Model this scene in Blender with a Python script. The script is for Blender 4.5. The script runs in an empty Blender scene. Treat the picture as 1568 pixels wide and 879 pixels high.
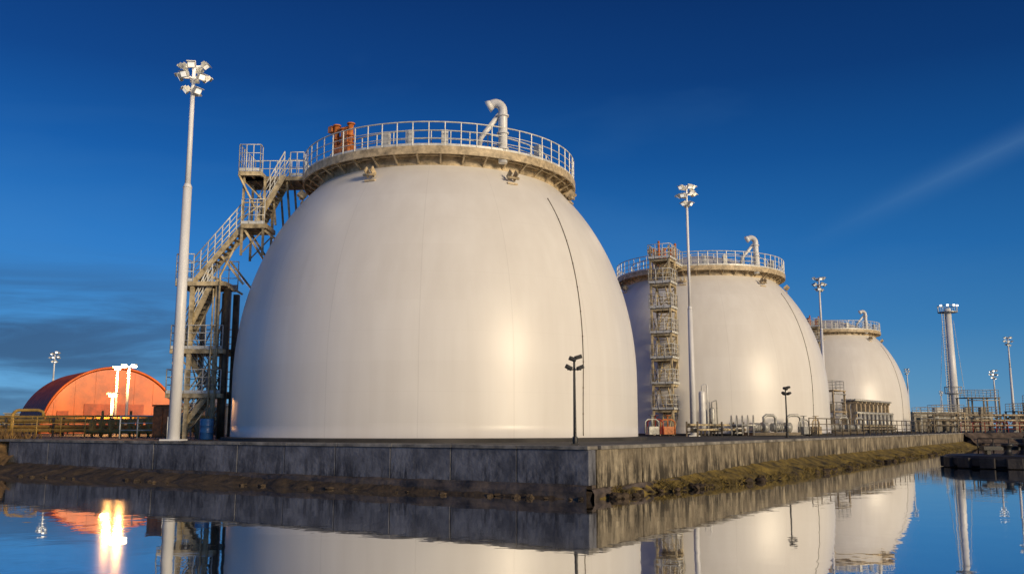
import bpy, bmesh, math, random
from mathutils import Vector, Matrix, noise as mnoise
random.seed(7)
S = bpy.context.scene
GZ = 1.485   # quay level above water
V = Vector

# ------------------------------------------------------------------ materials
def new_mat(name):
    m = bpy.data.materials.new(name); m.use_nodes = True
    return m, m.node_tree.nodes, m.node_tree.links, m.node_tree.nodes['Principled BSDF']

def mat(name, col, rough=0.6, metal=0.0, var=0.25, scale=3.0, bump=0.0, dark=None, stretch=(1,1,1), bscale=None):
    m, N, L, B = new_mat(name)
    B.inputs['Roughness'].default_value = rough
    B.inputs['Metallic'].default_value = metal
    tc = N.new('ShaderNodeTexCoord'); mp = N.new('ShaderNodeMapping')
    mp.inputs['Scale'].default_value = stretch
    L.new(tc.outputs['Object'], mp.inputs['Vector'])
    nz = N.new('ShaderNodeTexNoise'); nz.inputs['Scale'].default_value = scale
    nz.inputs['Detail'].default_value = 6; nz.inputs['Roughness'].default_value = 0.65
    L.new(mp.outputs[0], nz.inputs['Vector'])
    rp = N.new('ShaderNodeValToRGB')
    d = dark if dark else tuple(c*(1-var*1.6) for c in col)
    l = tuple(min(1, c*(1+var*0.5)) for c in col)
    rp.color_ramp.elements[0].position = 0.33; rp.color_ramp.elements[0].color = (*d, 1)
    rp.color_ramp.elements[1].position = 0.66; rp.color_ramp.elements[1].color = (*l, 1)
    L.new(nz.outputs['Fac'], rp.inputs['Fac']); L.new(rp.outputs[0], B.inputs['Base Color'])
    if bump:
        b = N.new('ShaderNodeBump'); b.inputs['Strength'].default_value = bump; b.inputs['Distance'].default_value = 0.05
        n2 = N.new('ShaderNodeTexNoise'); n2.inputs['Scale'].default_value = bscale or scale*3; n2.inputs['Detail'].default_value = 8
        L.new(tc.outputs['Object'], n2.inputs['Vector'])
        L.new(n2.outputs['Fac'], b.inputs['Height']); L.new(b.outputs[0], B.inputs['Normal'])
    return m

def emis(name, col, st):
    m, N, L, B = new_mat(name)
    B.inputs['Base Color'].default_value = (*col, 1)
    B.inputs['Emission Color'].default_value = (*col, 1)
    B.inputs['Emission Strength'].default_value = st
    return m

M_galv = mat('galvanised_steel', (0.50,0.49,0.44), 0.45, 0.2, 0.3, 4)
M_rail = mat('railing_paint', (0.68,0.68,0.63), 0.45, 0.1, 0.2, 4)
M_cream = mat('cream_steel', (0.60,0.47,0.28), 0.55, 0.0, 0.4, 3)
M_stairst = mat('weathered_stair_steel', (0.62,0.50,0.29), 0.55, 0.1, 0.45, 2.5)
M_darkst = mat('dark_steel', (0.17,0.135,0.09), 0.55, 0.2, 0.4, 3)
M_pole = mat('mast_paint', (0.78,0.78,0.77), 0.4, 0.0, 0.12, 1.5, stretch=(1,1,.2))
M_orange = mat('orange_paint', (0.70,0.22,0.05), 0.5, 0.0, 0.4, 6)
M_black = mat('black_paint', (0.02,0.02,0.02), 0.5, 0.0, 0.3, 4)
M_white = mat('white_pipe_paint', (0.80,0.79,0.75), 0.35, 0.0, 0.15, 2)
M_red = mat('red_paint', (0.45,0.06,0.03), 0.5, 0.0, 0.3, 5)
M_blue = mat('blue_plastic', (0.02,0.10,0.30), 0.4, 0.0, 0.2, 5)
M_yellow = mat('yellow_pipe_paint', (0.66,0.40,0.09), 0.5, 0.0, 0.25, 3)
M_beige = mat('beige_cladding', (0.42,0.37,0.27), 0.6, 0.0, 0.25, 1)
M_lamp = emis('lamp_glass', (1.0,0.93,0.80), 2.5)
M_lampdim = emis('lamp_glass_dim', (1.0,0.93,0.8), 0.6)
M_lamphot = emis('lamp_glass_hot', (1.0,0.80,0.48), 22)
M_glassdark = mat('window_glass', (0.03,0.04,0.05), 0.1, 0, 0.1, 2)
M_mud = mat('mud_and_algae', (0.085,0.058,0.032), 0.8, 0, 0.5, 2.2, bump=1.0, dark=(0.018,0.013,0.009), bscale=5)
M_moss = mat('mossy_bank', (0.24,0.17,0.035), 0.85, 0, 0.5, 1.7, bump=1.0, dark=(0.035,0.028,0.012), bscale=6)
M_footing = mat('wet_footing', (0.12,0.092,0.07), 0.6, 0, 0.5, 1.3, bump=0.7, dark=(0.022,0.018,0.015), stretch=(1,1,2))
M_rock = mat('rock', (0.15,0.11,0.08), 0.8, 0, 0.5, 1.2, bump=0.6)
M_grass = mat('dry_grass', (0.24,0.14,0.05), 0.9, 0, 0.5, 3)
M_tree = mat('foliage', (0.05,0.055,0.03), 0.9, 0, 0.5, 0.3)
M_gratng = mat('grating', (0.38,0.31,0.19), 0.6, 0.2, 0.4, 6)

def wall_mat(name, c1, c2, stain, stainamt, lo=.46, hi=.64):
    m, N, L, B = new_mat(name)
    B.inputs['Roughness'].default_value = 0.75
    tc = N.new('ShaderNodeTexCoord')
    n1 = N.new('ShaderNodeTexNoise'); n1.inputs['Scale'].default_value = 0.9; n1.inputs['Detail'].default_value = 8; n1.inputs['Roughness'].default_value=0.7
    L.new(tc.outputs['Object'], n1.inputs['Vector'])
    r1 = N.new('ShaderNodeValToRGB'); r1.color_ramp.elements[0].position=.38; r1.color_ramp.elements[1].position=.62
    r1.color_ramp.elements[0].color=(*c1,1); r1.color_ramp.elements[1].color=(*c2,1)
    L.new(n1.outputs['Fac'], r1.inputs['Fac'])
    mp = N.new('ShaderNodeMapping'); mp.inputs['Scale'].default_value=(1.8,1.8,0.45)
    L.new(tc.outputs['Object'], mp.inputs['Vector'])
    n2 = N.new('ShaderNodeTexNoise'); n2.inputs['Scale'].default_value=1.6; n2.inputs['Detail'].default_value=9; n2.inputs['Roughness'].default_value=0.75
    L.new(mp.outputs[0], n2.inputs['Vector'])
    r2 = N.new('ShaderNodeValToRGB'); r2.color_ramp.elements[0].position=lo; r2.color_ramp.elements[1].position=hi
    L.new(n2.outputs['Fac'], r2.inputs['Fac'])
    ge = N.new('ShaderNodeNewGeometry'); sx = N.new('ShaderNodeSeparateXYZ'); L.new(ge.outputs['Position'], sx.inputs[0])
    mr = N.new('ShaderNodeMapRange'); mr.inputs['From Min'].default_value=0.3; mr.inputs['From Max'].default_value=1.1
    mr.inputs['To Min'].default_value=1.2; mr.inputs['To Max'].default_value=0.3
    L.new(sx.outputs['Z'], mr.inputs['Value'])
    mm = N.new('ShaderNodeMath'); mm.operation='MULTIPLY'; L.new(r2.outputs[0], mm.inputs[0]); mm.inputs[1].default_value=stainamt
    ad = N.new('ShaderNodeMath'); ad.operation='MULTIPLY'; L.new(mm.outputs[0], ad.inputs[0])
    a2 = N.new('ShaderNodeMath'); a2.operation='ADD'; L.new(mr.outputs[0], a2.inputs[0]); a2.inputs[1].default_value=0.35
    L.new(a2.outputs[0], ad.inputs[1]); ad.use_clamp=True
    mx = N.new('ShaderNodeMixRGB'); L.new(ad.outputs[0], mx.inputs[0]); L.new(r1.outputs[0], mx.inputs[1]); mx.inputs[2].default_value=(*stain,1)
    L.new(mx.outputs[0], B.inputs['Base Color'])
    b = N.new('ShaderNodeBump'); b.inputs['Strength'].default_value=0.7; b.inputs['Distance'].default_value=0.03
    n3 = N.new('ShaderNodeTexNoise'); n3.inputs['Scale'].default_value=7; n3.inputs['Detail'].default_value=8
    L.new(tc.outputs['Object'], n3.inputs['Vector']); L.new(n3.outputs['Fac'], b.inputs['Height']); L.new(b.outputs[0], B.inputs['Normal'])
    return m
M_wallL = wall_mat('quay_concrete_shaded', (0.085,0.088,0.10), (0.22,0.225,0.245), (0.032,0.032,0.038), 0.9)  # left face's shade is mixed into this darker, bluer concrete colour
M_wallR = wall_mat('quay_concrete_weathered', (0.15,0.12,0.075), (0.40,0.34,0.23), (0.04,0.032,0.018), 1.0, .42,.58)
M_cope = mat('coping_concrete', (0.27,0.25,0.21), 0.8, 0, 0.45, 1.5, bump=0.4)
M_asphalt = mat('quay_surface', (0.06,0.055,0.05), 0.8, 0, 0.4, 0.4, bump=0.3)

def tank_mat():
    m, N, L, B = new_mat('tank_white_paint')
    tc = N.new('ShaderNodeTexCoord'); sx = N.new('ShaderNodeSeparateXYZ'); L.new(tc.outputs['Object'], sx.inputs[0])
    def M(op, a, b=None, clamp=False):
        n = N.new('ShaderNodeMath'); n.operation = op; n.use_clamp = clamp
        for i, v in enumerate((a, b)):
            if v is None: continue
            if isinstance(v, (int, float)): n.inputs[i].default_value = v
            else: L.new(v, n.inputs[i])
        return n.outputs[0]
    ang = M('ARCTAN2', sx.outputs['Y'], sx.outputs['X'])
    u = M('MULTIPLY', ang, 16/(2*math.pi))
    fr = M('ABSOLUTE', M('SUBTRACT', M('FRACT', M('ADD', u, 100.0)), 0.5))
    seam_v = M('MULTIPLY', M('SUBTRACT', fr, 0.4925), 150, True)
    w = M('MULTIPLY', sx.outputs['Z'], 1/2.35)
    fz = M('ABSOLUTE', M('SUBTRACT', M('FRACT', M('ADD', w, 10.2)), 0.5))
    seam_h = M('MULTIPLY', M('SUBTRACT', fz, 0.49), 100, True)
    seam = M('MAXIMUM', M('MULTIPLY', seam_v, 0.7), M('MULTIPLY', seam_h, 0.2))
    pid = M('ADD', M('MULTIPLY', M('FLOOR', M('ADD', u, 100.5)), 7.13), M('MULTIPLY', M('FLOOR', M('ADD', w, 10.7)), 3.71))
    wn = N.new('ShaderNodeTexWhiteNoise'); wn.noise_dimensions='1D'; L.new(pid, wn.inputs['W'])
    mp = N.new('ShaderNodeMapping'); mp.inputs['Scale'].default_value=(1.3,1.3,0.10); L.new(tc.outputs['Object'], mp.inputs['Vector'])
    nz = N.new('ShaderNodeTexNoise'); nz.inputs['Scale'].default_value=1.4; nz.inputs['Detail'].default_value=5; nz.inputs['Roughness'].default_value=.55
    L.new(mp.outputs[0], nz.inputs['Vector'])
    n2 = N.new('ShaderNodeTexNoise'); n2.inputs['Scale'].default_value=0.35; n2.inputs['Detail'].default_value=3
    L.new(tc.outputs['Object'], n2.inputs['Vector'])
    f = M('ADD', M('MULTIPLY', wn.outputs['Value'], 0.09), M('ADD', M('MULTIPLY', nz.outputs['Fac'], 0.5), M('MULTIPLY', n2.outputs['Fac'], 0.40)))
    rp = N.new('ShaderNodeValToRGB'); rp.color_ramp.elements[0].position=.28; rp.color_ramp.elements[1].position=.70
    rp.color_ramp.elements[0].color=(0.71,0.675,0.61,1); rp.color_ramp.elements[1].color=(0.81,0.785,0.725,1)
    L.new(f, rp.inputs['Fac'])
    mx = N.new('ShaderNodeMixRGB'); L.new(M('MULTIPLY', seam, 0.35), mx.inputs[0]); L.new(rp.outputs[0], mx.inputs[1]); mx.inputs[2].default_value=(0.45,0.42,0.37,1)
    L.new(mx.outputs[0], B.inputs['Base Color'])
    L.new(M('ADD', M('MULTIPLY', nz.outputs['Fac'], 0.14), 0.30), B.inputs['Roughness'])
    B.inputs['Specular IOR Level'].default_value = 0.42
    b = N.new('ShaderNodeBump'); b.inputs['Strength'].default_value=0.10; b.inputs['Distance'].default_value=0.05
    L.new(M('ADD', M('MULTIPLY', seam, -0.4), M('MULTIPLY', n2.outputs['Fac'], 1.4)), b.inputs['Height']); L.new(b.outputs[0], B.inputs['Normal'])
    return m
M_tank = tank_mat()

# ------------------------------------------------------------------ geometry helpers
def root(name, loc=(0,0,0), rz=0):
    e = bpy.data.objects.new(name, None); e.location = loc; e.rotation_euler = (0,0,rz)
    e.empty_display_size = 0.3; S.collection.objects.link(e); return e

class G:
    def __init__(s, name, m, parent=None):
        s.n, s.m, s.p, s.bm = name, m, parent, bmesh.new()
    def sweep(s, pts, r, seg=6, closed=False, cap=True):
        pts = [V(p) for p in pts]; n = len(pts)
        rs = r if isinstance(r, (list, tuple)) else [r]*n
        rings = []; prev = None
        for i in range(n):
            if closed: t = pts[(i+1) % n]-pts[i-1]
            elif i == 0: t = pts[1]-pts[0]
            elif i == n-1: t = pts[-1]-pts[-2]
            else: t = (pts[i+1]-pts[i]).normalized()+(pts[i]-pts[i-1]).normalized()
            t = t.normalized()
            if prev is None:
                a = V((0,0,1)) if abs(t.z) < 0.9 else V((1,0,0))
                nn = (a - t*a.dot(t)).normalized()
            else:
                nn = (prev - t*prev.dot(t)).normalized()
            prev = nn; bb = t.cross(nn)
            rings.append([s.bm.verts.new(pts[i] + (nn*math.cos(2*math.pi*k/seg+math.pi/seg)+bb*math.sin(2*math.pi*k/seg+math.pi/seg))*rs[i]) for k in range(seg)])
        m = n if closed else n-1
        for i in range(m):
            A, Bq = rings[i], rings[(i+1) % n]
            for k in range(seg):
                f = s.bm.faces.new((A[k], A[(k+1) % seg], Bq[(k+1) % seg], Bq[k])); f.smooth = seg >= 6
        if not closed and cap:
            s.bm.faces.new(rings[0][::-1]); s.bm.faces.new(rings[-1])
        return s
    def beam(s, a, b, w, h=None):
        h = h or w; a, b = V(a), V(b); t = (b-a).normalized()
        up = V((0,0,1)) if abs(t.z) < 0.95 else V((1,0,0))
        sd = t.cross(up).normalized(); u = sd.cross(t).normalized()
        vs = [s.bm.verts.new(p + sd*w/2*i + u*h/2*j) for p in (a, b) for i, j in ((-1,-1),(1,-1),(1,1),(-1,1))]
        for q in ((3,2,1,0),(4,5,6,7),(0,1,5,4),(1,2,6,5),(2,3,7,6),(3,0,4,7)):
            s.bm.faces.new([vs[i] for i in q])
        return s
    def box(s, c, size, rz=0, M=None):
        R = Matrix.Rotation(rz, 3, 'Z') if M is None else M
        c = V(c); vs = []
        for k in (-1,1):
            for i, j in ((-1,-1),(1,-1),(1,1),(-1,1)):
                vs.append(s.bm.verts.new(c + R @ V((i*size[0]/2, j*size[1]/2, k*size[2]/2))))
        for q in ((3,2,1,0),(4,5,6,7),(0,1,5,4),(1,2,6,5),(2,3,7,6),(3,0,4,7)):
            s.bm.faces.new([vs[i] for i in q])
        return s
    def lathe(s, prof, seg=96, c=(0,0,0), smooth=True, close_top=False):
        c = V(c); rings = []
        for r, z in prof:
            if r < 1e-4: rings.append([s.bm.verts.new(c+V((0,0,z)))])
            else: rings.append([s.bm.verts.new(c+V((r*math.cos(2*math.pi*k/seg), r*math.sin(2*math.pi*k/seg), z))) for k in range(seg)])
        for A, Bq in zip(rings, rings[1:]):
            for k in range(seg):
                k2 = (k+1) % seg
                if len(Bq) == 1: f = s.bm.faces.new((A[k], A[k2], Bq[0]))
                elif len(A) == 1: f = s.bm.faces.new((A[0], Bq[k2], Bq[k]))
                else: f = s.bm.faces.new((A[k], A[k2], Bq[k2], Bq[k]))
                f.smooth = smooth
        return s
    def rail(s, pts, h=1.1, sp=1.0, r=0.025, closed=False, levels=(0.4,0.75,1.1), toe=True):
        pts = [V(p) for p in pts]
        P = pts + [pts[0]] if closed else pts
        for lv in levels:
            s.sweep([p+V((0,0,h*lv/1.1)) for p in pts], r if lv == levels[-1] else r*0.75, 6, closed)
        for a, b in zip(P, P[1:]):
            d = (b-a).length; n = max(1, round(d/sp))
            for i in range(n+1):
                p = a.lerp(b, i/n)
                s.sweep([p, p+V((0,0,h))], r, 6)
            if toe: s.beam(a+V((0,0,.08)), b+V((0,0,.08)), 0.012, 0.14)
        return s
    def rock(s, c, r):
        res = bmesh.ops.create_icosphere(s.bm, subdivisions=2, radius=r)
        sc = V((random.uniform(.8,1.4), random.uniform(.8,1.4), random.uniform(.5,.8))); o = V((random.random()*50,)*3)
        for v in res['verts']:
            d = 1+0.5*mnoise.noise(v.co/r*1.3+o)
            v.co = V((v.co.x*sc.x*d, v.co.y*sc.y*d, v.co.z*sc.z*d)) + V(c)
    def done(s, bevel=0):
        me = bpy.data.meshes.new(s.n); bmesh.ops.recalc_face_normals(s.bm, faces=s.bm.faces[:]) if s.bm.faces else None
        s.bm.to_mesh(me); s.bm.free(); me.materials.append(s.m)
        o = bpy.data.objects.new(s.n, me); S.collection.objects.link(o)
        if s.p: o.parent = s.p
        if bevel:
            b = o.modifiers.new('bevel', 'BEVEL'); b.width = bevel; b.segments = 2; b.limit_method='ANGLE'
        return o

def light(name, loc, power, col, parent=None, rad=0.4):
    l = bpy.data.lights.new(name, 'POINT'); l.energy = power; l.color = col; l.shadow_soft_size = rad
    o = bpy.data.objects.new(name, l); S.collection.objects.link(o); o.location = loc
    if parent: o.parent = parent
    return o

# ------------------------------------------------------------------ camera
cd = bpy.data.cameras.new('camera'); cam = bpy.data.objects.new('camera', cd); S.collection.objects.link(cam)
cam.location = (0,0,2.0); cam.rotation_euler = (math.radians(98.75),0,0)
cd.sensor_width = 36; cd.lens = 32.14; cd.clip_end = 12000; cd.clip_start = 0.1
S.camera = cam

# ------------------------------------------------------------------ world
SUN_AZ = math.radians(44)
SUN_EL = math.radians(12)
W = bpy.data.worlds.new('World'); S.world = W; W.use_nodes = True
N, L = W.node_tree.nodes, W.node_tree.links
bg = N['Background']
tc = N.new('ShaderNodeTexCoord'); sp = N.new('ShaderNodeSeparateXYZ'); L.new(tc.outputs['Generated'], sp.inputs[0])
def WM(op, a, b=None, clamp=False):
    n = N.new('ShaderNodeMath'); n.operation = op; n.use_clamp = clamp
    for i, v in enumerate((a, b)):
        if v is None: continue
        if isinstance(v, (int, float)): n.inputs[i].default_value = v
        else: L.new(v, n.inputs[i])
    return n.outputs[0]
def smooth(v, a, b):
    n = N.new('ShaderNodeMapRange'); n.interpolation_type='SMOOTHSTEP'; n.inputs['From Min'].default_value=a; n.inputs['From Max'].default_value=b
    L.new(v, n.inputs['Value']); return n.outputs[0]
rp = N.new('ShaderNodeValToRGB'); cr = rp.color_ramp
st = [(0.0,(0.18,0.37,0.56)),(0.04,(0.11,0.32,0.56)),(0.10,(0.05,0.23,0.51)),(0.18,(0.019,0.155,0.44)),(0.28,(0.0065,0.083,0.295)),(0.36,(0.0035,0.044,0.185)),(0.46,(0.0022,0.024,0.115)),(1.0,(0.002,0.016,0.08))]
while len(cr.elements) < len(st): cr.elements.new(0.5)
for e, (p, c) in zip(cr.elements, st): e.position = p; e.color = (*c,1)
L.new(sp.outputs['Z'], rp.inputs['Fac'])
def mixw(kind, f, a, b):
    n = N.new('ShaderNodeMixRGB'); n.blend_type = kind
    for i, v in enumerate((f, a, b)):
        if isinstance(v, (int, float)): n.inputs[i].default_value = v
        elif isinstance(v, tuple): n.inputs[i].default_value = v
        else: L.new(v, n.inputs[i])
    return n.outputs[0]
br = WM('SUBTRACT', 1.03, WM('MULTIPLY', sp.outputs['X'], 0.45))
cb = N.new('ShaderNodeCombineXYZ')
for i in range(3): L.new(br, cb.inputs[i])
col = mixw('MULTIPLY', 1.0, rp.outputs[0], cb.outputs[0])
mp = N.new('ShaderNodeMapping'); mp.inputs['Scale'].default_value=(2.0,2.0,15); mp.inputs['Rotation'].default_value=(0,0.07,0)
L.new(tc.outputs['Generated'], mp.inputs['Vector'])
cn = N.new('ShaderNodeTexNoise'); cn.inputs['Scale'].default_value=1.7; cn.inputs['Detail'].default_value=8; cn.inputs['Roughness'].default_value=.58; cn.inputs['Distortion'].default_value=.5
L.new(mp.outputs[0], cn.inputs['Vector'])
cf = smooth(cn.outputs['Fac'], 0.30, 0.58)
mz = WM('MULTIPLY', WM('SUBTRACT', 1.0, smooth(sp.outputs['Z'], 0.10, 0.19)), WM('ADD', 0.8, WM('MULTIPLY', 0.2, smooth(sp.outputs['Z'], 0.02, 0.075))))
mxx = WM('SUBTRACT', 1.0, smooth(sp.outputs['X'], -0.44, -0.08))
cmask = WM('MULTIPLY', WM('MULTIPLY', cf, mz), mxx)
col = mixw('MIX', WM('MULTIPLY', cmask, 0.9), col, (0.03,0.068,0.145,1))
m2 = N.new('ShaderNodeMapping'); m2.inputs['Scale'].default_value=(1.2,1.2,4.5); m2.inputs['Rotation'].default_value=(0,0.45,0)
L.new(tc.outputs['Generated'], m2.inputs['Vector'])
wn = N.new('ShaderNodeTexNoise'); wn.inputs['Scale'].default_value=1.4; wn.inputs['Detail'].default_value=5; wn.inputs['Distortion'].default_value=.3
L.new(m2.outputs[0], wn.inputs['Vector'])
wf = WM('MULTIPLY', WM('SUBTRACT', wn.outputs['Fac'], 0.5), 0.8, True)
col = mixw('MIX', wf, col, (0.08,0.22,0.44,1))
dp = N.new('ShaderNodeVectorMath'); dp.operation='DOT_PRODUCT'; L.new(tc.outputs['Generated'], dp.inputs[0]); dp.inputs[1].default_value=(0.431,0.042,-0.901)
ab = WM('ABSOLUTE', dp.outputs['Value'])
ln = WM('SUBTRACT', 1.0, WM('DIVIDE', ab, 0.022), True)
cl = WM('MULTIPLY', WM('MULTIPLY', WM('POWER', ln, 1.8), smooth(sp.outputs['X'], 0.27, 0.47)), 0.15)
col = mixw('MIX', cl, col, (0.20,0.38,0.58,1))
sk = N.new('ShaderNodeTexSky'); sk.sky_type='NISHITA'; sk.sun_disc=False; sk.sun_elevation=SUN_EL; sk.sun_rotation=math.pi-SUN_AZ; sk.ozone_density=4
skt = mixw('MULTIPLY', 1.0, sk.outputs[0], (0.002,0.004,0.008,1))
col = mixw('ADD', 1.0, col, skt)
L.new(col, bg.inputs['Color']); bg.inputs['Strength'].default_value = 1.0

# ------------------------------------------------------------------ sun
sl = bpy.data.lights.new('floodlight_sun', 'SUN'); sl.energy = 3.1; sl.color=(1.0,0.80,0.54); sl.angle=math.radians(14)  # soft warm directional lamp added in place of the site's floodlights
so = bpy.data.objects.new('floodlight_sun', sl); S.collection.objects.link(so); so.location=(30,-40,30)
tosun = V((math.sin(SUN_AZ)*math.cos(SUN_EL), -math.cos(SUN_AZ)*math.cos(SUN_EL), math.sin(SUN_EL)))
so.rotation_euler = (-tosun).to_track_quat('-Z','Y').to_euler()

# ------------------------------------------------------------------ land / water
U = V((0.537,0.8436,0)); LD = V((-0.8436,0.537,0))
LW = 29.9; RW = 85.5
C = V((2.19,26.4,0)); Rr = C+U*RW; Ll = C+LD*LW
NR = -LD; NL = -U
m, Nn, Ln, B = new_mat('water')
out = [n for n in Nn if n.type=='OUTPUT_MATERIAL'][0]
gl = Nn.new('ShaderNodeBsdfGlossy'); gl.inputs['Roughness'].default_value=0.012; gl.inputs['Color'].default_value=(0.95,0.96,0.97,1)
B.inputs['Base Color'].default_value=(0.004,0.012,0.022,1); B.inputs['Roughness'].default_value=0.1
fr = Nn.new('ShaderNodeFresnel'); fr.inputs['IOR'].default_value=1.6
mr = Nn.new('ShaderNodeMapRange'); mr.inputs['From Max'].default_value=0.6; mr.inputs['To Min'].default_value=0.38; mr.inputs['To Max'].default_value=0.82
Ln.new(fr.outputs[0], mr.inputs['Value'])
mxs = Nn.new('ShaderNodeMixShader'); Ln.new(mr.outputs[0], mxs.inputs[0]); Ln.new(B.outputs[0], mxs.inputs[1]); Ln.new(gl.outputs[0], mxs.inputs[2]); Ln.new(mxs.outputs[0], out.inputs['Surface'])
tcw = Nn.new('ShaderNodeTexCoord'); nw = Nn.new('ShaderNodeTexNoise'); nw.inputs['Scale'].default_value=0.9; nw.inputs['Detail'].default_value=3
Ln.new(tcw.outputs['Object'], nw.inputs['Vector'])
bw = Nn.new('ShaderNodeBump'); bw.inputs['Strength'].default_value=0.14; bw.inputs['Distance'].default_value=0.03
Ln.new(nw.outputs['Fac'], bw.inputs['Height']); Ln.new(bw.outputs[0], gl.inputs['Normal'])
w = G('water', m); vs = [w.bm.verts.new(p) for p in ((-5000,-600,0),(5000,-600,0),(5000,6000,0),(-5000,6000,0))]; w.bm.faces.new(vs); w.done()

gnd = G('ground', M_asphalt)
edge = [V((-4000,60,0)), V((-60,47.5,0)), V((-27,43.6,0)), Ll+U*0.3+LD*0.1, C+U*0.3-NR*0.3, Rr-NR*0.3, V((66,103,0)), V((120,108,0)), V((4000,120,0))]
near = [gnd.bm.verts.new((p.x,p.y,GZ-0.02)) for p in edge]; far = [gnd.bm.verts.new((p.x,7000,GZ-0.02)) for p in edge]
for i in range(len(edge)-1): gnd.bm.faces.new((near[i],near[i+1],far[i+1],far[i]))
gnd.done()

q = root('quay_wall', (C.x,C.y,0))
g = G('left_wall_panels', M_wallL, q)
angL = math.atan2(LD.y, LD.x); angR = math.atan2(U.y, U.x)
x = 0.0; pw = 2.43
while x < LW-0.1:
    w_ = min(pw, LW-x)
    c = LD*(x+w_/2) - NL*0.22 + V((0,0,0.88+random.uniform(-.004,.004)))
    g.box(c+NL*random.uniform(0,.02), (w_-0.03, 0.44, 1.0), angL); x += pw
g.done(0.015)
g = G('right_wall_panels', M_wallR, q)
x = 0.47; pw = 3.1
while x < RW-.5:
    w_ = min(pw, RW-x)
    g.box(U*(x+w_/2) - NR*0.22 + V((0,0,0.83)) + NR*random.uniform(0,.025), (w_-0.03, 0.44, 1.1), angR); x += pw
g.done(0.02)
g = G('coping', M_cope, q)
x = 0
while x < LW-1: g.box(LD*(x+1.2)-NL*0.25+V((0,0,1.435)), (2.385,0.62,0.10+random.uniform(0,.008)), angL); x += 2.4
x = 0.66
while x < RW-1.5: g.box(U*(x+1.5)-NR*0.25+V((0,0,1.435)), (2.985,0.62,0.10+random.uniform(0,.01)), angR); x += 3
g.done(0.012)
g = G('core', M_footing, q)
g.box(LD*(LW/2)-NL*0.5+V((0,0,0.4)), (LW-.1, 0.5, 1.9), angL); g.box(U*43-NR*0.5+V((0,0,0.4)), (84, 0.5, 1.9), angR)
g.done()
g = G('footing', M_footing, q)
def foot(dirv, nv, L0, w0, zt, seg=0.25):
    n = int(L0/seg); rows = []
    for i in range(n+1):
        s_ = i*seg; row=[]
        for k,(o,z) in enumerate(((-0.3,zt),(w0*0.75,zt),(w0,zt-.05),(w0+.04,zt*0.5),(w0+.02,-.4))):
            nzv = mnoise.noise(V((s_*1.1,k*0.7,o*3+w0*9)))*0.06
            row.append(g.bm.verts.new(dirv*s_+nv*(o+nzv)+V((0,0,z+nzv*0.7))))
        rows.append(row)
    for A,Bq in zip(rows,rows[1:]):
        for k in range(4): g.bm.faces.new((A[k],A[k+1],Bq[k+1],Bq[k]))
foot(LD, NL, LW, 0.16, 0.40); foot(U, NR, RW, 0.12, 0.30)
g.done()

def bank(name, mt, origin, dirv, nv, s0, s1, wfun, hfun, seg=0.2, rows_n=9, amp=0.10):
    b = G(name, mt); rows=[]
    n = int((s1-s0)/seg)
    for i in range(n+1):
        s_ = s0+i*seg; row=[]; w_ = wfun(s_)*(1+0.5*mnoise.noise(V((s_*0.35,3,1)))+.3*mnoise.noise(V((s_*1.3,1,8)))); h_ = hfun(s_)
        for k in range(rows_n):
            t = k/(rows_n-1); p = origin+dirv*s_+nv*(t*w_)
            nn = mnoise.noise(V((p.x*1.7,p.y*1.7,0)))*amp + mnoise.noise(V((p.x*5,p.y*5,2)))*amp*0.7
            z = h_*(1-t)**1.3 - 0.12*t + nn*(0.3+0.7*math.sin(math.pi*t))
            row.append(b.bm.verts.new((p.x,p.y,z)))
        rows.append(row)
    for A,Bq in zip(rows,rows[1:]):
        for k in range(rows_n-1):
            f = b.bm.faces.new((A[k],A[k+1],Bq[k+1],Bq[k])); f.smooth=True
    return b.done()
bank('mud_bank', M_mud, C, LD, NL, -0.1, LW+0.3, lambda s:0.35+0.07*s, lambda s:0.22+0.008*s, amp=0.12)
bank('mossy_bank', M_moss, C, U, NR, 0.3, RW+.5, lambda s:0.35+min(1.6,0.11*s), lambda s:0.24+min(.35,0.02*s), seg=0.25, amp=0.16)
dl = (V((-60,47.5,0))-V((-27,43.6,0))).normalized(); nl_ = V((dl.y,-dl.x,0)); nl_ = nl_ if nl_.y<0 else -nl_
bank('left_shore', M_grass, V((-27,43.6,0))-dl*4.5, dl, nl_, 0, 300, lambda s:2.2, lambda s:GZ+.02, seg=.5, amp=0.2)
bank('right_shore', M_rock, Rr-U*0.5, V((18,5,0)).normalized(), V((5,-18,0)).normalized(), 0, 60, lambda s:2.6, lambda s:GZ, seg=0.5, amp=0.3)
bank('far_right_shore', M_rock, V((100,106.5,0)), V((1,0.02,0)).normalized(), V((0.02,-1,0)).normalized(), 0, 700, lambda s:3.5, lambda s:GZ+.02, seg=2, amp=0.3)
g = G('shore_rocks', M_rock)
for i in range(170):
    t = random.random(); p = Rr + V((t*50, 4+t*8-random.uniform(3,9), random.uniform(0,0.9))); g.rock(p, random.uniform(.25,.7))
g.done()
g = G('wall_foot_stones', M_mud)
for i in range(60):
    s_=random.random()**.8*LW; p=C+LD*s_+NL*random.uniform(.1,.5+.06*s_); g.rock((p.x,p.y,.03),random.uniform(.04,.12))
for i in range(200):
    s_=random.uniform(.5,60); p=C+U*s_+NR*random.uniform(.1,.5+min(1.3,.09*s_)); g.rock((p.x,p.y,.06),random.uniform(.06,.2))
g.done()

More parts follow.
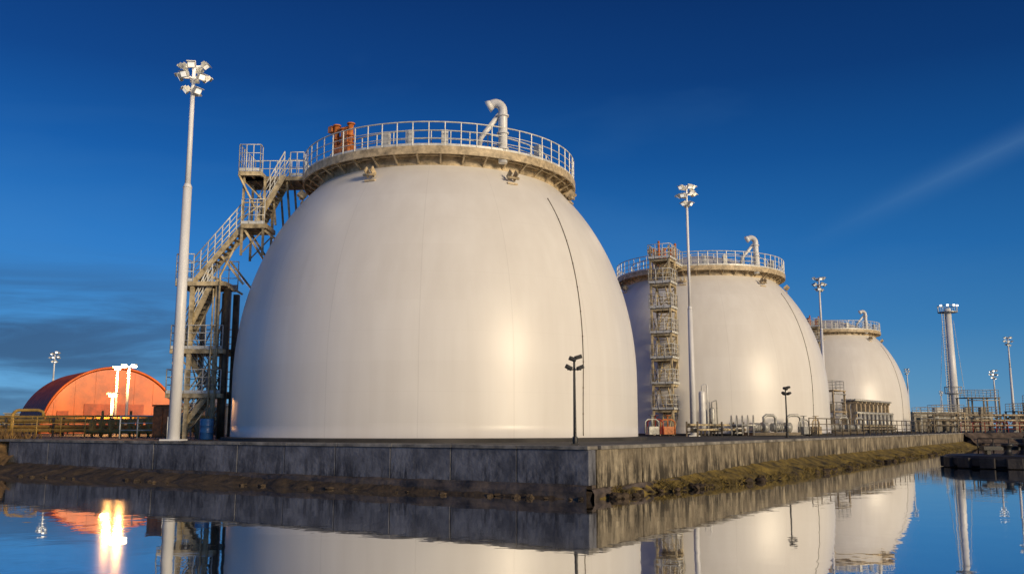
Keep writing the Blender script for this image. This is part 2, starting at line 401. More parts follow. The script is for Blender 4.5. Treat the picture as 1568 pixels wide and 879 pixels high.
g = G('dry_grass', M_grass)
def blade(g, p, h, wd=.03):
    a = random.uniform(0,6.28); d = V((math.cos(a),math.sin(a),0))*wd; le = V((random.uniform(-.25,.25),random.uniform(-.25,.25),h))
    g.bm.faces.new([g.bm.verts.new(V(p)-d), g.bm.verts.new(V(p)+d), g.bm.verts.new(V(p)+le)])
for i in range(6000):
    s_ = random.uniform(-3,26); o = random.uniform(-3.5,1.8); p = V((-27,43.6,0))+dl*s_+nl_*o
    blade(g, (p.x,p.y,GZ-.05 if o<0 else GZ*(1-o/2.4)), random.uniform(.25,.7))
g.done()
g = G('bank_weeds', M_moss)
for i in range(7000):
    s_=random.uniform(1,70); wv=.4+min(1.5,.1*s_); o=random.uniform(.1,wv)
    if mnoise.noise(V((s_*.5,o*2,0)))<-.1: continue
    p=C+U*s_+NR*o; blade(g,(p.x,p.y,.30*(1-o/wv)+.0),random.uniform(.06,.2),.02)
g.done()

# ------------------------------------------------------------------ tanks
A_, B_, ZC, EX = 9.48, 11.6, 2.515, 2.08
def rz_(z): return A_ if z < ZC else A_*max(0,1-((z-ZC)/B_)**EX)**(1/EX)
def circle(r, z, n=96): return [(r*math.cos(2*math.pi*i/n), r*math.sin(2*math.pi*i/n), z) for i in range(n)]
g = G('shell', M_tank)
prof = [(A_+.06,0.0),(A_+.06,0.12),(A_,0.13)] + [(A_, ZC*i/4) for i in range(1,4)] + [(A_*math.cos(t)**(2/EX), ZC+B_*math.sin(t)**(2/EX)) for t in [math.radians(a) for a in range(0,90,2)]] + [(0, ZC+B_)]
g.lathe(prof, 160); sh = g.done()
g = G('ring_deck', M_cream)
g.lathe([(5.2,12.22),(6.62,12.22),(6.62,12.34),(5.2,12.34),(5.2,12.22)], 96, smooth=False)
g.lathe([(6.60,12.02),(6.68,12.02),(6.68,12.37),(6.60,12.37),(6.60,12.02)], 96, smooth=False)
g.lathe([(5.85,11.7),(5.98,11.7),(5.98,12.2),(5.85,12.2),(5.85,11.7)], 96, smooth=False)
g.lathe([(6.28,12.02),(6.36,12.02),(6.36,12.2),(6.28,12.2),(6.28,12.02)], 96, smooth=False)
for i in range(40):
    a = 2*math.pi*(i+.5)/40; d = V((math.cos(a),math.sin(a),0))
    g.beam(d*5.99+V((0,0,12.12)), d*6.59+V((0,0,12.12)), 0.09, 0.17)
    g.beam(d*6.0+V((0,0,11.78)), d*6.5+V((0,0,12.08)), 0.07, 0.07)
rd = g.done()
g = G('ring_railing', M_rail)
for rr, n in ((6.6, 96), (5.45, 72)):
    for lv, r in ((0.38,.020),(0.72,.020),(1.1,.032)): g.sweep(circle(rr, 12.34+lv, n), r, 6, True)
    for i in range(60 if rr>6 else 40):
        a = 2*math.pi*i/(60 if rr>6 else 40); x,y = rr*math.cos(a), rr*math.sin(a)
        g.sweep([(x,y,12.3),(x,y,13.44)], .030, 5)
    g.lathe([(rr-.008,12.35),(rr+.008,12.35),(rr+.008,12.49),(rr-.008,12.49),(rr-.008,12.35)], 96, smooth=False)
rl = g.done()
g = G('lightning_cable', M_darkst)
pts=[]
for i in range(60):
    z = 10.5-i*(10.5-0.2)/59; r = rz_(z)+.015; aa = math.radians(-47.5+4.5*(z/11)**2)
    pts.append((r*math.cos(aa), r*math.sin(aa), z))
g.sweep(pts, 0.018, 6)
for p in pts[::6]: g.box(p,(.05,.05,.05))
cable = g.done()
g = G('lifting_lugs', M_cream)
for ad in (-112,-58,-20,20,80,150,200):
    a = math.radians(ad); d = V((math.cos(a),math.sin(a),0)); tt = V((-d.y,d.x,0))
    p = d*(rz_(11.1)+.02)+V((0,0,11.1))
    g.beam(p-tt*.15+V((0,0,.1)), p-tt*.15+d*.3+V((0,0,.35)), .05,.3); g.beam(p+tt*.15+V((0,0,.1)), p+tt*.15+d*.3+V((0,0,.35)), .05,.3)
    g.sweep([p-tt*.3+d*.2+V((0,0,.1)), p+tt*.3+d*.2+V((0,0,.1))], .06, 8); g.box(p+V((0,0,-.15)), (.4,.5,.08), a)
lg = g.done()
g = G('vent_pipe', M_white)
bp = V((3.15,-5.6,0))
pts = [bp+V((0,0,11.9)), bp+V((0,0,14.25))]
for i in range(1,9):
    t = math.radians(125)*i/8; pts.append(bp+V((-0.34+0.34*math.cos(t),0.06*i/8,14.25+0.38*math.sin(t))))
g.sweep(pts, 0.20, 14)
e_ = pts[-1]; dd = (pts[-1]-pts[-2]).normalized(); g.sweep([e_-dd*.05, e_+dd*.16],[.21,.28],14)
g.sweep([bp+V((-.12,0.03,14.15)), bp+V((-0.98,0.3,13.15)), bp+V((-1.12,.35,12.4))], 0.12, 10)
for z in (12.5,13.2,14.0): g.sweep([bp+V((0,0,z)), bp+V((0,0,z+.07))], .27, 14)
g.beam(bp+V((-.9,.3,12.45)), bp+V((.1,0,12.9)), .06); g.box(bp+V((-.9,.3,12.5)),(.4,.4,.3))
vp = g.done()
g = G('valve_skid', M_orange)
vb = V((-3.95,-4.75,0)); R_v = .67
g.box(vb+V((0,0,12.65)), (1.0,.5,.55), -R_v); g.box(vb+V((.15,-.1,13.3)), (.40,.35,.6), -R_v)
for dx,ht in ((-.40,14.0),(-.05,13.75),(.33,13.9)):
    d = V((dx,-dx*.8,0)); g.sweep([vb+d+V((0,0,12.4)), vb+d+V((0,0,ht))], .12, 10)
    for z in (12.95,13.3,ht-.05): g.sweep([vb+d+V((0,0,z)), vb+d+V((0,0,z+.06))], .18, 12)
g.sweep([vb+V((-.65,.5,13.75)),vb+V((.3,-.25,13.75))], .07, 8); g.box(vb+V((-.65,.5,13.85)),(.28,.28,.28),.8)
g.sweep([vb+V((-.6,.5,13.15)),vb+V((.5,-.4,13.15))], .05, 8)
vsk = g.done()
g = G('deck_cabinets', M_rail)
for ad in (-98,-84,-108,-40):
    a = math.radians(ad); g.box((6.2*math.cos(a),6.2*math.sin(a),12.34+.42),(.3,.3,.84),a)
dc = g.done()

tanks = [(-3.55,44.16), (15.15,73.0), (40.2,117.0)]
for i,(tx,ty) in enumerate(tanks):
    r = root('storage_tank', (tx,ty,GZ))
    for o in (sh,rd,rl,cable,lg,vp,vsk,dc):
        if i == 0: o.parent = r
        else:
            c = o.copy(); S.collection.objects.link(c); c.parent = r
    if i == 0:
        gb = G('base_plinth', M_asphalt, r); gb.lathe([(9.9,-.1),(9.9,.10),(9.55,.13),(9.2,.13)], 96, smooth=False); pl = gb.done()
    else:
        c = pl.copy(); S.collection.objects.link(c); c.parent = r

# ------------------------------------------------------------------ access stair of tank 1
st_ = root('access_stair', (0,0,0))
F = G('frame', M_stairst, st_); D = G('decks', M_gratng, st_); H = G('handrails', M_rail, st_); T = G('treads', M_gratng, st_)
K = G('risers', M_darkst, st_)
x0,x1,y0,y1 = -15.05,-13.75,42.3,44.0
def deck(x0,x1,y0,y1,z):
    D.box(((x0+x1)/2,(y0+y1)/2,z-.03),(x1-x0-.1,y1-y0-.1,.04))
    for y in (y0,y1): F.beam((x0,y,z-.1),(x1,y,z-.1),.08,.2)
    for x in (x0,x1): F.beam((x,y0+.05,z-.1),(x,y1-.05,z-.1),.08,.2)
    n = max(2,int((x1-x0)/.45))
    for i in range(1,n): xx=x0+(x1-x0)*i/n; F.beam((xx,y0+.05,z-.1),(xx,y1-.05,z-.1),.05,.12)
def stair(p0,p1,wv,n,stg=F,hr=True):
    p0,p1,wv=V(p0),V(p1),V(wv)
    for sgn in (-1,1):
        a,b=p0+wv*sgn*.5,p1+wv*sgn*.5
        stg.beam(a-V((0,0,.05)),b-V((0,0,.05)),.05,.24)
        if hr:
            up=V((0,0,1.15))
            for hh in (.3,.58,.86,1.15): H.sweep([a+V((0,0,hh)),b+V((0,0,hh))],.03 if hh>1 else .02,6)
            k=max(2,int((b-a).length/.45))
            for i in range(k+1): q_=a.lerp(b,i/k); H.sweep([q_,q_+up],.025,5)
    for i in range(1,n):
        q_=p0.lerp(p1,i/n)
        T.beam(q_-wv*.5,q_+wv*.5,.24,.035) 
for x in (x0+.1,x1): 
    for y in (y0,y1): F.beam((x,y,GZ),(x,y,8.6),.18,.18)
K.sweep([(-13.42,42.6,GZ),(-13.42,42.6,8.5)],.16,10); K.beam((-13.2,43.4,GZ),(-13.2,43.4,8.3),.25,.25); K.beam((-13.62,42.9,GZ),(-13.62,42.9,8.3),.12,.2)
for z0,z1 in ((GZ,3.45),(3.56,5.5),(5.6,8.6)):
    for y in (y0,y1):
        F.beam((x0+.1,y,z0+.1),(x1,y,z1-.15),.05,.05)
    F.beam((x0+.1,y0,z1-.2),(x0+.1,y1,z0+.1),.05,.05); F.beam((x1,y0,z0+.1),(x1,y1,z1-.2),.05,.05)
for z,xa in ((3.56,-15.9),(5.6,-15.8)):
    deck(xa,-13.35,y0-.1,y1+.1,z)
    H.rail([(-13.4,y0-.1,z),(xa,y0-.1,z),(xa,y1+.1,z),(-13.4,y1+.1,z)],1.1,.9)
    F.beam((xa+.05,y0,z-.15),(x0+.1,y0,z-.8),.07); F.beam((xa+.05,y1,z-.15),(x0+.1,y1,z-.8),.07)
stair((-15.6,42.75,GZ),(-14.0,42.75,3.56),(0,.7,0),9); stair((-14.0,43.5,3.56),(-15.4,43.5,5.6),(0,.7,0),9)
stair((-15.5,42.75,5.6),(-14.1,42.75,8.75),(0,.7,0),13)
deck(-15.7,-13.4,y0-.15,y1+.15,8.75)
H.rail([(-14.9,y0-.15,8.75),(-15.7,y0-.15,8.75),(-15.7,y1+.15,8.75),(-13.4,y1+.15,8.75)],1.3,.5)
stair((-15.0,42.9,8.75),(-12.75,42.9,11.5),(0,1.0,0),13)
deck(-12.8,-11.6,42.2,43.8,11.5); H.rail([(-12.8,42.2,11.5),(-11.7,42.2,11.5)],1.2,.4); H.rail([(-12.8,43.8,11.5),(-11.7,43.8,11.5)],1.2,.4)
stair((-12.2,42.9,11.5),(-10.9,42.9,13.95),(0,1.0,0),12)
for x,z,dx,dz in ((-12.7,11.3,.9,-1.4),(-11.8,11.3,1.0,-.8),(-13.7,10.0,1.0,-1.3),(-14.4,9.2,1.3,-.8)):
    for y in (42.4,43.7): F.beam((x,y,z),(x+dx,y+.3,z+dz),.08,.1)
for x in (-12.75,-11.75):
    for y in (42.25,43.75): F.beam((x,y,10.0),(x,y,13.8),.1,.1)
for y in (42.25,43.75): F.beam((-12.75,y,10.1),(-11.75,y,11.2),.05); F.beam((-12.75,y,11.8),(-11.75,y,12.55),.05); F.beam((-11.75,y,12.6),(-12.75,y,13.6),.05); F.beam((-12.75,y,12.55),(-11.75,y,12.55),.06)
deck(-12.95,-9.9,42.9,44.7,14.0)
deck(-12.95,-11.9,42.0,42.9,14.0)
H.rail([(-10.4,44.7,14.02),(-12.95,44.7,14.02),(-12.95,42.0,14.02),(-11.95,42.0,14.02),(-11.95,42.4,14.02)],1.3,.38)
H.rail([(-10.75,42.9,14.02),(-10.1,42.9,14.02)],1.2,.3)
F.beam((-12.95,42.0,13.85),(-12.2,42.4,12.3),.08); F.beam((-12.95,44.6,13.85),(-12.0,44.6,12.3),.08)
for x in (-11.6,-10.9):
    for y in (43.0,44.6): F.beam((x,y,13.8),(x+.25,y-.1,11.6),.09,.09)
H.rail([(-15.7,y0-.15,GZ+.0),(-15.7,y1,GZ)],1.0,.8)
F.sweep([(-13.62,42.1,GZ),(-13.62,42.1,9.0),(-12.9,42.1,10.6)],.05,8); F.sweep([(-13.9,42.1,GZ),(-13.9,42.1,8.4)],.04,8)
for o in (F,D,H,T,K): o.done()

# ------------------------------------------------------------------ lattice stair towers for tank 2 & 3
def lattice(loc, ang):
    r = root('stair_tower', (loc[0],loc[1],GZ), ang)
    f = G('frame', M_stairst, r); d = G('decks', M_gratng, r); h = G('handrails', M_rail, r); b = G('box_units', M_orange, r)
    s = .68; HT = 12.3
    for x in (-s,s):
        for y in (-s,s): f.beam((x,y,0),(x,y,HT+.9),.13,.13)
    nl = 7
    for i in range(1,nl+1):
        z = HT*i/nl; zp = HT*(i-1)/nl
        d.box((0,0,z-.03),(1.5,1.5,.05))
        for q_ in (((-s,-s),(s,-s)),((s,-s),(s,s)),((s,s),(-s,s)),((-s,s),(-s,-s))):
            (ax,ay),(bx,by) = q_
            f.beam((ax,ay,z-.1),(bx,by,z-.1),.08,.16)
            if i%2: f.beam((ax,ay,zp+.05),(bx,by,z-.2),.05)
            else: f.beam((bx,by,zp+.05),(ax,ay,z-.2),.05)
        h.rail([(-s-.2,-s-.12,z),(s+.12,-s-.12,z),(s+.12,s+.1,z),(-s-.2,s+.1,z),(-s-.2,-s-.12,z)],1.0,.6)
        sg = 1 if i%2 else -1
        for y in (-.3,.3): f.beam((-s*sg*.85,y,zp),(s*sg*.85,y,z-.05),.04,.18)
        for k in range(1,8): f.beam((V((-s*sg*.85,-.3,zp)).lerp(V((s*sg*.85,-.3,z)),k/8)),(V((-s*sg*.85,.3,zp)).lerp(V((s*sg*.85,.3,z)),k/8)),.2,.03)
    f.box((2.1,0,HT-.1),(2.8,1.0,.16)); h.rail([(.8,-.5,HT),(3.4,-.5,HT)],1.1,.6); h.rail([(.8,.5,HT),(3.4,.5,HT)],1.1,.6)
    f.beam((.8,-.4,HT-.9),(2.6,-.4,HT-.1),.07); f.beam((.8,.4,HT-.9),(2.6,.4,HT-.1),.07)
    b.box((1.6,-.2,HT+.6),(.35,.35,1.1)); b.sweep([(1.9,-.4,HT),(1.9,-.4,HT+1.5)],.09,8); b.sweep([(.5,.4,HT),(.5,.4,HT+1.5)],.08,8)
    for o in (f,d,h,b): o.done()
for (tx,ty) in tanks[1:]:
    px,py = tx-4.45, ty-9.0
    lattice((px,py), math.atan2(ty-py, tx-px))

# ------------------------------------------------------------------ floodlight masts
def mast(x, y, top, r0=.24, r1=.12, lampm=M_lamp, big=1.0, seed=0, joint=0.66):
    random.seed(seed+11); r = root('floodlight_mast', (x,y,GZ)); Ht = top-GZ
    p = G('pole', M_pole, r)
    p.sweep([(0,0,0),(0,0,Ht*joint)],[r0,r0*.72],16); p.sweep([(0,0,Ht*joint),(0,0,Ht-.9*big)],[r1,r1*.75],12)
    p.sweep([(0,0,Ht*joint-.06),(0,0,Ht*joint+.12)],[r0*.8,r1*1.1],16); p.box((0,0,.03),(r0*3.4,r0*3.4,.06))
    p.sweep([(0,0,Ht-1.6*big),(0,0,Ht)],r1*.6,8)
    h = G('lamp_housings', M_galv, r); ls = G('lamp_lenses', lampm, r)
    for lv,(dz,nn) in enumerate(((-.12,4),(-.60,5),(-1.12,3))):
        R0 = (.40,.46,.22)[lv]*big
        for k in range(nn):
            a = 2*math.pi*k/nn+lv*.75+seed+random.uniform(-.2,.2); d = V((math.cos(a),math.sin(a),0)); z = Ht+(dz+random.uniform(-.1,.1))*big
            p.beam((0,0,z),d*R0+V((0,0,z)),.05*big,.05*big)
            tilt = random.uniform(.45,1.0)
            R = Matrix.Rotation(a,3,'Z') @ Matrix.Rotation(tilt,3,'Y')
            c = d*(R0+.03*big)+V((0,0,z+.02))
            h.box(c,(.12*big,.30*big,.25*big),M=R); h.box(c-R@V((.11*big,0,0)),(.10*big,.18*big,.15*big),M=R)
            h.box(c+R@V((.09*big,0,.14*big)),(.09*big,.33*big,.02),M=R)
            ls.box(c+R@V((.064*big,0,0)),(.01,.24*big,.19*big),M=R)
    for o in (p,h,ls): o.done()
    return r, Ht
WARM=(1.0,.80,.55); NEU=(1.0,.85,.62)
r,h = mast(-13.88,38.0,17.7,.25,.12,M_lampdim,1.15,0); light('lamp_light',(0,0,h+.1),300,NEU,r,1.5)
r,h = mast(11.3,57.6,17.5,.2,.10,M_lampdim,1.1,2,.5); light('lamp_light',(.4,0,h+.1),250,WARM,r,1.5)
mast(32.3,95.0,17.6,.2,.12,M_lampdim,1.2,3)
mast(-65.0,130,12.6,.2,.12,M_lamp,1.2,4)
mast(65.8,121,13.9,.2,.12,M_lampdim,1.0,5)
mast(63.0,120,9.4,.16,.10,M_lamp,.9,6)
mast(60.3,140,10.9,.16,.10,M_lampdim,.7,7)
mast(70,150,7.9,.14,.08,M_lampdim,.6,8)
random.seed(21)

def lamppost(x,y,rz):
    r = root('lamp_post',(x,y,GZ),rz); p = G('post',M_black,r)
    p.sweep([(0,0,0),(0,0,2.55)],[.055,.035],10); p.box((0,0,.02),(.22,.22,.04)); p.sweep([(0,0,0),(0,0,.25)],.08,10)
    p.beam((-.22,0,2.3),(.22,0,2.3),.04,.04); p.beam((0,0,2.6),(.1,0,2.72),.04,.04)
    for x_,z_,t in ((-.18,2.36,.5),(.18,2.36,-.4),(-.06,2.62,.35),(.12,2.68,-.3)):
        R = Matrix.Rotation(t,3,'Y'); p.box((x_,-.05,z_),(.22,.16,.12),M=R); p.box((x_,-.15,z_),(.18,.05,.08),M=R); p.box((x_,.05,z_+.02),(.1,.08,.07),M=R)
    p.done(.006)
lamppost(1.93,28.4,0.1); lamppost(14.87,50.0,0.5)

# ------------------------------------------------------------------ hangar (arched) on the left
M_hfront = mat('orange_cladding',(0.72,0.15,0.010),0.4,0,0.3,0.35)
M_hroof = mat('rust_red_roofing',(0.50,0.085,0.015),0.5,0,0.3,1.2)
ax = V((-.6,.8,0)); hr_ = root('arched_hangar',(-38.8,90,GZ), math.atan2(ax.y,ax.x))
R0=6.45; Lh=13
def arch(r,x,n=40): return [V((x, r*math.cos(math.pi*i/n), r*math.sin(math.pi*i/n)*0.98)) for i in range(n+1)]
g = G('roof',M_hroof,hr_)
nx=52; rows=[]
for i in range(nx+1):
    x=Lh*i/nx; rr=R0+(.06 if i%4==0 else 0)
    rows.append([g.bm.verts.new(p) for p in arch(rr,x)])
for A,Bq in zip(rows,rows[1:]):
    for k in range(40): g.bm.faces.new((A[k],A[k+1],Bq[k+1],Bq[k]))
g.bm.faces.new(rows[-1]); g.done()
g = G('front_wall',M_hfront,hr_)
g.bm.faces.new([g.bm.verts.new(p) for p in arch(R0-.15,0.15)])
for k in range(-3,4): 
    yy=k*1.8; hh=math.sqrt(max(.1,(R0-.2)**2-yy**2)); g.box((0.12,yy,hh/2*.98),(.05,.05,hh*.97))
g.done()
g = G('arch_trim',M_hfront,hr_); g.sweep(arch(R0+.02,-0.02),.12,6); g.done()
g = G('doors',M_hroof,hr_); g.box((.06,1.4,1.4),(.07,2.7,2.8)); g.box((.06,-1.4,1.4),(.07,2.7,2.8)); g.box((.06,4.6,1.05),(.07,1,2.1)); g.done()
def yardlamp(x,y,h,power,col,n='yard_lamp',big=1):
    r=root(n,(x,y,GZ)); p=G('pole',M_pole,r); p.sweep([(0,0,0),(0,0,h)],[.13,.08],10); p.beam((-.35*big,0,h),(.35*big,0,h),.07); p.box((0,0,.1),(.35,.35,.2))
    for s_ in (-.3*big,.3*big): p.box((s_,-.05,h+.12),(.4,.3,.12))
    p.done(); l=G('lenses',M_lamphot,r)
    for s_ in (-.3*big,.3*big): l.lathe([(0,-.12),(.10*big,-.09),(.16*big,0),(.1*big,.05),(0,.06)],12,(s_,-.05,h-.02))
    l.done(); light('lamp_light',(0,-.3,h-.5),power,col,r,.3)
OR=(1.0,.46,.13)
yardlamp(-32.6,78,5.7,3400,OR,big=1.5); yardlamp(-34.2,79.5,5.6,2000,OR,big=.6); yardlamp(-29.5,68,2.9,1100,OR,big=.6)
def fence(name, a, b, h=1.15, m=M_yellow, sp=1.5, z=GZ):
    r=root(name,(a[0],a[1],z)); g=G('posts_and_rails',m,r); d=V((b[0]-a[0],b[1]-a[1],0)); g.rail([(0,0,0),d],h,sp,.035,toe=False); g.done()
fence('handrail_fence',(-38,55),(-17,52)); fence('handrail_fence',(-42,62),(-20,60),1.3)
def piperack(name,a,b,hs,rad,m,sp=3.0,z=GZ,frame=M_darkst):
    r=root(name,(a[0],a[1],z)); d=V((b[0]-a[0],b[1]-a[1],0)); t=d.normalized(); n_=V((-t.y,t.x,0)); g=G('pipes',m,r); f=G('supports',frame,r)
    for i,h in enumerate(hs):
        o=n_*(i%3-1)*rad*3.2; g.sweep([o+V((0,0,h)),d+o+V((0,0,h))],rad,10)
        k=0
        while k<d.length: q_=t*k+o+V((0,0,h)); g.sweep([q_,q_+t*.08],rad*1.5,10); k+=sp*1.3
    k=0
    while k<=d.length:
        for s_ in (-1,1): f.beam(t*k+n_*s_*rad*5,t*k+n_*s_*rad*5+V((0,0,max(hs)+.2)),.1,.1)
        for h in sorted(set(hs)): f.beam(t*k-n_*rad*5+V((0,0,h-rad-.05)),t*k+n_*rad*5+V((0,0,h-rad-.05)),.08,.08)
        k+=sp
    g.done(); f.done()
piperack('pipe_rack',(-40,58),(-19,56.5),(.35,.6,.35,.95),.11,M_yellow)
piperack('pipe_rack',(-44,70),(-22,68),(.5,1.2,1.2,.5),.14,M_yellow,3.5)
r=root('pipe_loop',(-28.6,54.5,GZ)); g=G('pipe',M_yellow,r)
g.sweep([(-.9,0,0),(-.9,0,1.15)]+[(-.5-.4*math.cos(t),0,1.15+.4*math.sin(t)) for t in (.4,.8,1.2,1.57)]+[(.6,0,1.55),(.9,0,1.45),(.95,0,1.2)],.09,10); g.done()
r=root('valve_manifold',(-22.5,54,GZ)); g=G('valves',M_yellow,r)
for i in range(9):
    x=i*.55-2; g.sweep([(x,0,0),(x,0,1.2+.35*math.sin(i*2.1))],.07,8); g.sweep([(x,-.02,.8),(x,.02,.8)],.22,12); g.box((x,0,.45),(.25,.25,.2))
g.sweep([(-2.4,0,.3),(2.9,0,.3)],.12,10); g.done()
r=root('plastic_barrel',(-13.6,41.2,GZ)); g=G('body',M_blue,r)
g.lathe([(0,0),(.28,0),(.3,.05),(.29,.3),(.31,.33),(.29,.36),(.29,.6),(.31,.63),(.29,.66),(.3,.88),(.27,.92),(0,.92)],20); g.done()
r=root('control_cabinet',(-17.1,45.5,GZ)); g=G('cabinet',M_orange,r); g.box((0,0,.8),(1.0,.5,1.5)); g.box((0,0,1.6),(1.1,.6,.08)); g.box((-.25,-.27,.8),(.46,.04,1.35)); g.box((.25,-.27,.8),(.46,.04,1.35)); g.done(.01)
fence('handrail_fence',(-19.5,46),(-15.8,45.5),1.1,M_rail,.9)

# ------------------------------------------------------------------ process kit on the quay, right
def skid(x,y,rz,mm=M_galv,n='pump_skid'):
    r=root(n,(x,y,GZ),rz); g=G('base_frame',M_darkst,r); g.box((0,0,.12),(2.2,.9,.2)); g.done()
    g=G('pump',mm,r); g.sweep([(-.9,0,.55),(-.1,0,.55)],.26,14); g.sweep([(-.1,0,.55),(.15,0,.55)],.12,10); g.sweep([(.15,0,.55),(.55,0,.55)],.34,16)
    g.sweep([(.35,0,.8),(.35,0,1.2),(.6,0,1.35),(1.2,0,1.35),(1.4,0,1.2),(1.4,0,0)],.1,10)
    for k in range(5): g.sweep([(-.85+k*.16,0,.55),(-.82+k*.16,0,.55)],.3,14)
    g.done()
def vessel(x,y,h,rad,m=M_white,n='pressure_vessel'):
    r=root(n,(x,y,GZ)); g=G('shell',m,r); p=[(rad,.4)]+[(rad,h-rad*.6)]+[(rad*math.cos(t),h-rad*.6+rad*.6*math.sin(t)) for t in (.4,.8,1.2,1.5)]+[(0,h)]
    g.lathe([(0,.3),(rad*.7,.3)]+p,24); g.sweep([(0,0,h-.02),(0,0,h+.35),(.3,0,h+.5),(rad+.15,0,h+.3),(rad+.15,0,0)],.05,8)
    g.done(); f=G('legs',M_darkst,r)
    for a in (0.8,2.37,3.9,5.5): f.beam((rad*.8*math.cos(a),rad*.8*math.sin(a),0),(rad*.8*math.cos(a),rad*.8*math.sin(a),.6),.08)
    f.done()
vessel(12.9,62.5,3.0,.22); vessel(13.7,63.2,1.9,.2,M_galv)
skid(16.5,61.5,.5); skid(18.3,62.5,.3,M_galv); skid(22.3,68,.6); skid(26,74,.6,M_galv); skid(29.5,80,.6)
r=root('hose_reel',(14.6,58.5,GZ),-.3); g=G('hoops',M_galv,r)
for k in range(5):
    x=k*.34-.7; g.sweep([(x,.62*math.cos(t),.68+.62*math.sin(t)) for t in [2*math.pi*i/24 for i in range(24)]],.03,6,True)
    for t in (0,1.05,2.1): g.beam((x,.6*math.cos(t),.68+.6*math.sin(t)),(x,-.6*math.cos(t),.68-.6*math.sin(t)),.03)
g.sweep([(-.8,0,.68),(.8,0,.68)],.08,8); g.done()
for i,(x,y,m_) in enumerate(((9.3,60.0,M_red),(10.2,60.6,M_orange),(8.9,58.8,M_galv),(19.9,63,M_galv),(21.2,64.5,M_cream))):
    r=root('valve_station',(x,y,GZ),.2*i); g=G('pipes',m_,r)
    g.box((0,0,.35),(.7,.5,.5)); g.sweep([(-.5,0,.2),(-.5,0,.9),(-.3,0,1.05),(.3,0,1.05),(.5,0,.9),(.5,0,.1)],.05,8); g.sweep([(0,0,.6),(0,0,1.3)],.05,8); g.sweep([(0,0,1.3),(0,0,1.34)],.22,14); g.done()
piperack('pipe_rack',(11,56.5),(43,104),(.4,.4,.7),.07,M_stairst,4)
fence('handrail_fence',(18,56),(42,92),1.1,M_darkst,2)
def frame(name,x,y,rz,sx,sy,lv,h,m=M_cream,fill=True):
    r=root(name,(x,y,GZ),rz); f=G('columns',m,r); k=G('equipment',M_beige,r); e=G('pipes',M_galv,r); d=G('railing',M_galv,r)
    nx=max(2,int(sx/1.8)+1)
    for i in range(nx):
        for j in (-1,1): f.beam((-sx/2+sx*i/(nx-1),j*sy/2,0),(-sx/2+sx*i/(nx-1),j*sy/2,h),.16,.16)
    for l in range(1,lv+1):
        z=h*l/lv; f.box((0,0,z),(sx+.3,sy+.3,.1)); d.rail([(-sx/2,-sy/2,z),(sx/2,-sy/2,z),(sx/2,sy/2,z),(-sx/2,sy/2,z),(-sx/2,-sy/2,z)],1.0,1.0,.03,toe=False)
        for i in range(int(sx)): 
            if fill and random.random()<.8:
                xx=-sx/2+.5+i; hh=random.uniform(.4,1.0)*h/lv*.8; k.sweep([(xx,0,z-h/lv+.1),(xx,0,z-h/lv+.1+hh)],random.uniform(.2,.4),10) if i%2 else k.box((xx,0,z-h/lv+.1+hh/2),(.7,.8,hh))
        e.sweep([(-sx/2,-sy/2-.15,z-.35),(sx/2,-sy/2-.15,z-.35)],.07,8)
    for i in range(nx-1):
        a=-sx/2+sx*i/(nx-1); b=-sx/2+sx*(i+1)/(nx-1)
        if i%2==0: f.beam((a,-sy/2,0),(b,-sy/2,h/lv),.06)
    for o in (f,k,e,d): o.done()
frame('process_frame',32.6,95.5,.9,3.4,2.6,2,4.3)
r=root('pipe_trestle',(36.5,98,GZ),math.atan2(.80,.6)); g=G('columns',M_cream,r); e=G('pipes',M_galv,r)
for i in range(12):
    x=i*1.55; g.beam((x,0,0),(x,0,3.1),.3,.3); g.beam((x,1.2,0),(x,1.2,3.1),.3,.3); g.beam((x,-.3,3.2),(x,1.5,3.2),.25,.2)
    e.sweep([(x+.7,-.2,0),(x+.7,-.2,2.0)],.22,10)
for yy in (-.1,.35,.8,1.2): e.sweep([(-.5,yy,3.45),(18,yy,3.45)],.12,8)
e.sweep([(-.5,-.2,2.1),(18,-.2,2.1)],.14,8); g.done(); e.done()

# ------------------------------------------------------------------ far right background
r=root('chimney_stack',(72,150,GZ)); g=G('shaft',M_pole,r); g.sweep([(0,0,0),(0,0,20)],[.85,.52],20); g.done()
g=G('platforms',M_galv,r)
for z,R_ in ((19.3,1.5),(6,1.3)):
    g.lathe([(.6,z),(R_,z),(R_,z+.12),(.6,z+.12)],24,smooth=False); g.sweep([(R_*math.cos(t),R_*math.sin(t),z+1.1) for t in [2*math.pi*i/20 for i in range(20)]],.05,6,True)
    for i in range(10): t=2*math.pi*i/10; g.sweep([(R_*math.cos(t),R_*math.sin(t),z),(R_*math.cos(t),R_*math.sin(t),z+1.1)],.04,5)
for sx_ in (-1.25,-.8): g.beam((sx_,-.5,0),(sx_,-.5,19.2),.07)
for i in range(48): g.beam((-1.25,-.5,i*.4+.2),(-.8,-.5,i*.4+.2),.05)
for x_ in (-1.9,1.7):
    g.sweep([(x_*1.4,0,0),(x_*.5,0,18)],.03,5)
g.done(); g=G('beacon_lamps',M_lamp,r)
for t in (3.6,4.3,5.0,5.7): g.box((1.5*math.cos(t),1.5*math.sin(t),20.4),(.3,.2,.25))
g.done()
def shed(name,x,y,rz,sx,sy,h,m):
    r=root(name,(x,y,GZ),rz); g=G('walls',m,r); g.box((0,0,h/2),(sx,sy,h)); g.done(); g=G('roof',M_galv,r)
    g.box((0,0,h+.1),(sx+.4,sy+.4,.2)); g.box((sx*.2,0,h+.5),(1,1,.6)); g.done(); g=G('windows_and_doors',M_glassdark,r)
    k=int(sx/1.6)
    for i in range(k):
        xx=-sx/2+.8+i*1.6
        if i%3==1: g.box((xx,-sy/2-.02,1.05),(.9,.06,2.1))
        else: g.box((xx,-sy/2-.02,h*.6),(.9,.06,.8))
    g.done()
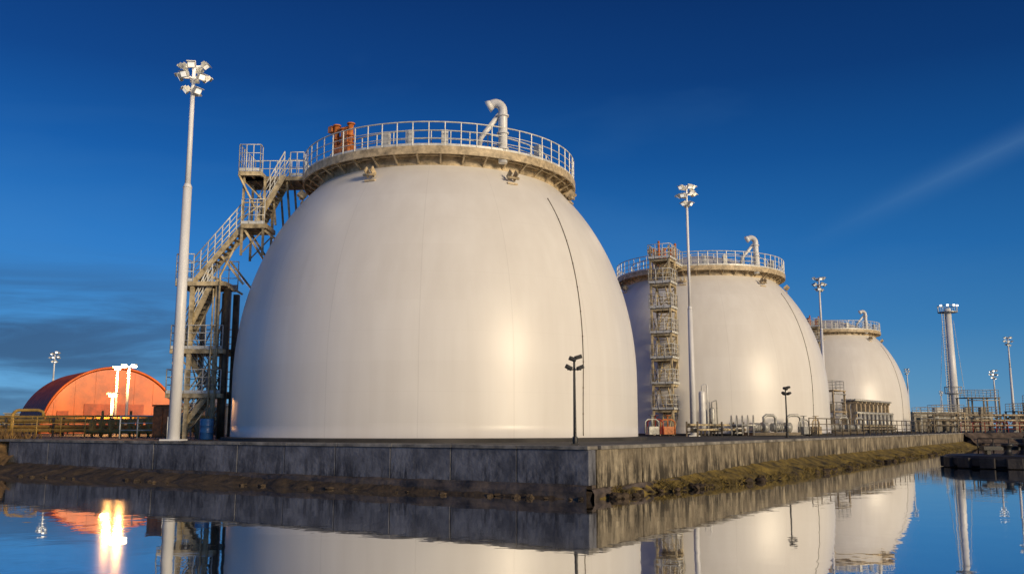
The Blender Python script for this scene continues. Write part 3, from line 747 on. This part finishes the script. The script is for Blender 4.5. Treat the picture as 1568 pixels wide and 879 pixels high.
shed('pump_house',60.5,134,0,6.5,5,2.6,M_beige); shed('pump_house',80,170,0,14,6,3.2,M_beige); shed('storage_shed',-80,170,0,22,9,3.0,M_beige)
frame('process_frame',61.2,121,0,4.0,3,2,4.4,M_darkst); frame('process_frame',55.5,118,0,3.5,2.5,1,2.4,M_cream); frame('process_frame',66.5,119,0,4,3,1,2.6,M_darkst)
frame('process_frame',52.0,114,0,4,2.5,1,2.0,M_galv); frame('process_frame',71,122,0,5,3,2,3.8,M_cream)
piperack('pipe_rack',(49,108),(75,112),(.8,.8,1.4,2.0),.12,M_cream,3)
fence('handrail_fence',(50,103),(75,108),1.1,M_red,1.5)
shed('control_cabin',-24,72,.1,3.2,2.5,2.2,M_beige)
g=G('distant_treeline',M_tree)
for i in range(9000):
    a=random.uniform(-.75,.75); d_=random.uniform(330,380); x=math.sin(a)*d_*1.3; y=d_*math.cos(a)
    hmax=4.2+2.2*mnoise.noise(V((x*.03,0,0)))+1.2*mnoise.noise(V((x*.17,4,0)))
    z=GZ+random.random()**.7*hmax; s_=random.uniform(.5,1.1)
    ps=[V((x,y,z))+V((random.uniform(-s_,s_),random.uniform(-s_,s_),random.uniform(-s_,s_))) for _ in range(3)]
    g.bm.faces.new([g.bm.verts.new(p) for p in ps])
g.done()

# ------------------------------------------------------------------ mooring dolphin at right
r=root('mooring_dolphin',(25.6,48,0)); g=G('concrete_base',mat('wet_black_concrete',(.035,.03,.028),.6,0,.5,1.5,bump=.8),r)
g.lathe([(2.6,-.5),(2.75,.05),(3.0,.12),(3.05,.5),(2.9,.62),(0,.64)],40,smooth=False)
for i in range(16): a=2*math.pi*i/16; g.box((3.05*math.cos(a),3.05*math.sin(a),.28),(.25,.7,.5),a)
g.done(.03)
g=G('bollards',M_black,r)
for x_,y_ in ((-.3,-.6),(1.0,.2)):
    g.lathe([(.35,.6),(.35,.66),(.2,.7),(.17,1.0),(.3,1.08),(.3,1.2),(0,1.22)],16,(x_,y_,0))
g.box((.4,.8,.95),(2.6,.5,.2)); g.box((-.6,.8,.8),(.2,.3,.5)); g.box((1.4,.8,.8),(.2,.3,.5)); g.rail([(-.9,1.2,.64),(2.4,1.2,.64)],.8,.8,.03,toe=False)
g.done()

S.view_settings.view_transform='Standard'; S.view_settings.look='None'; S.view_settings.exposure=0
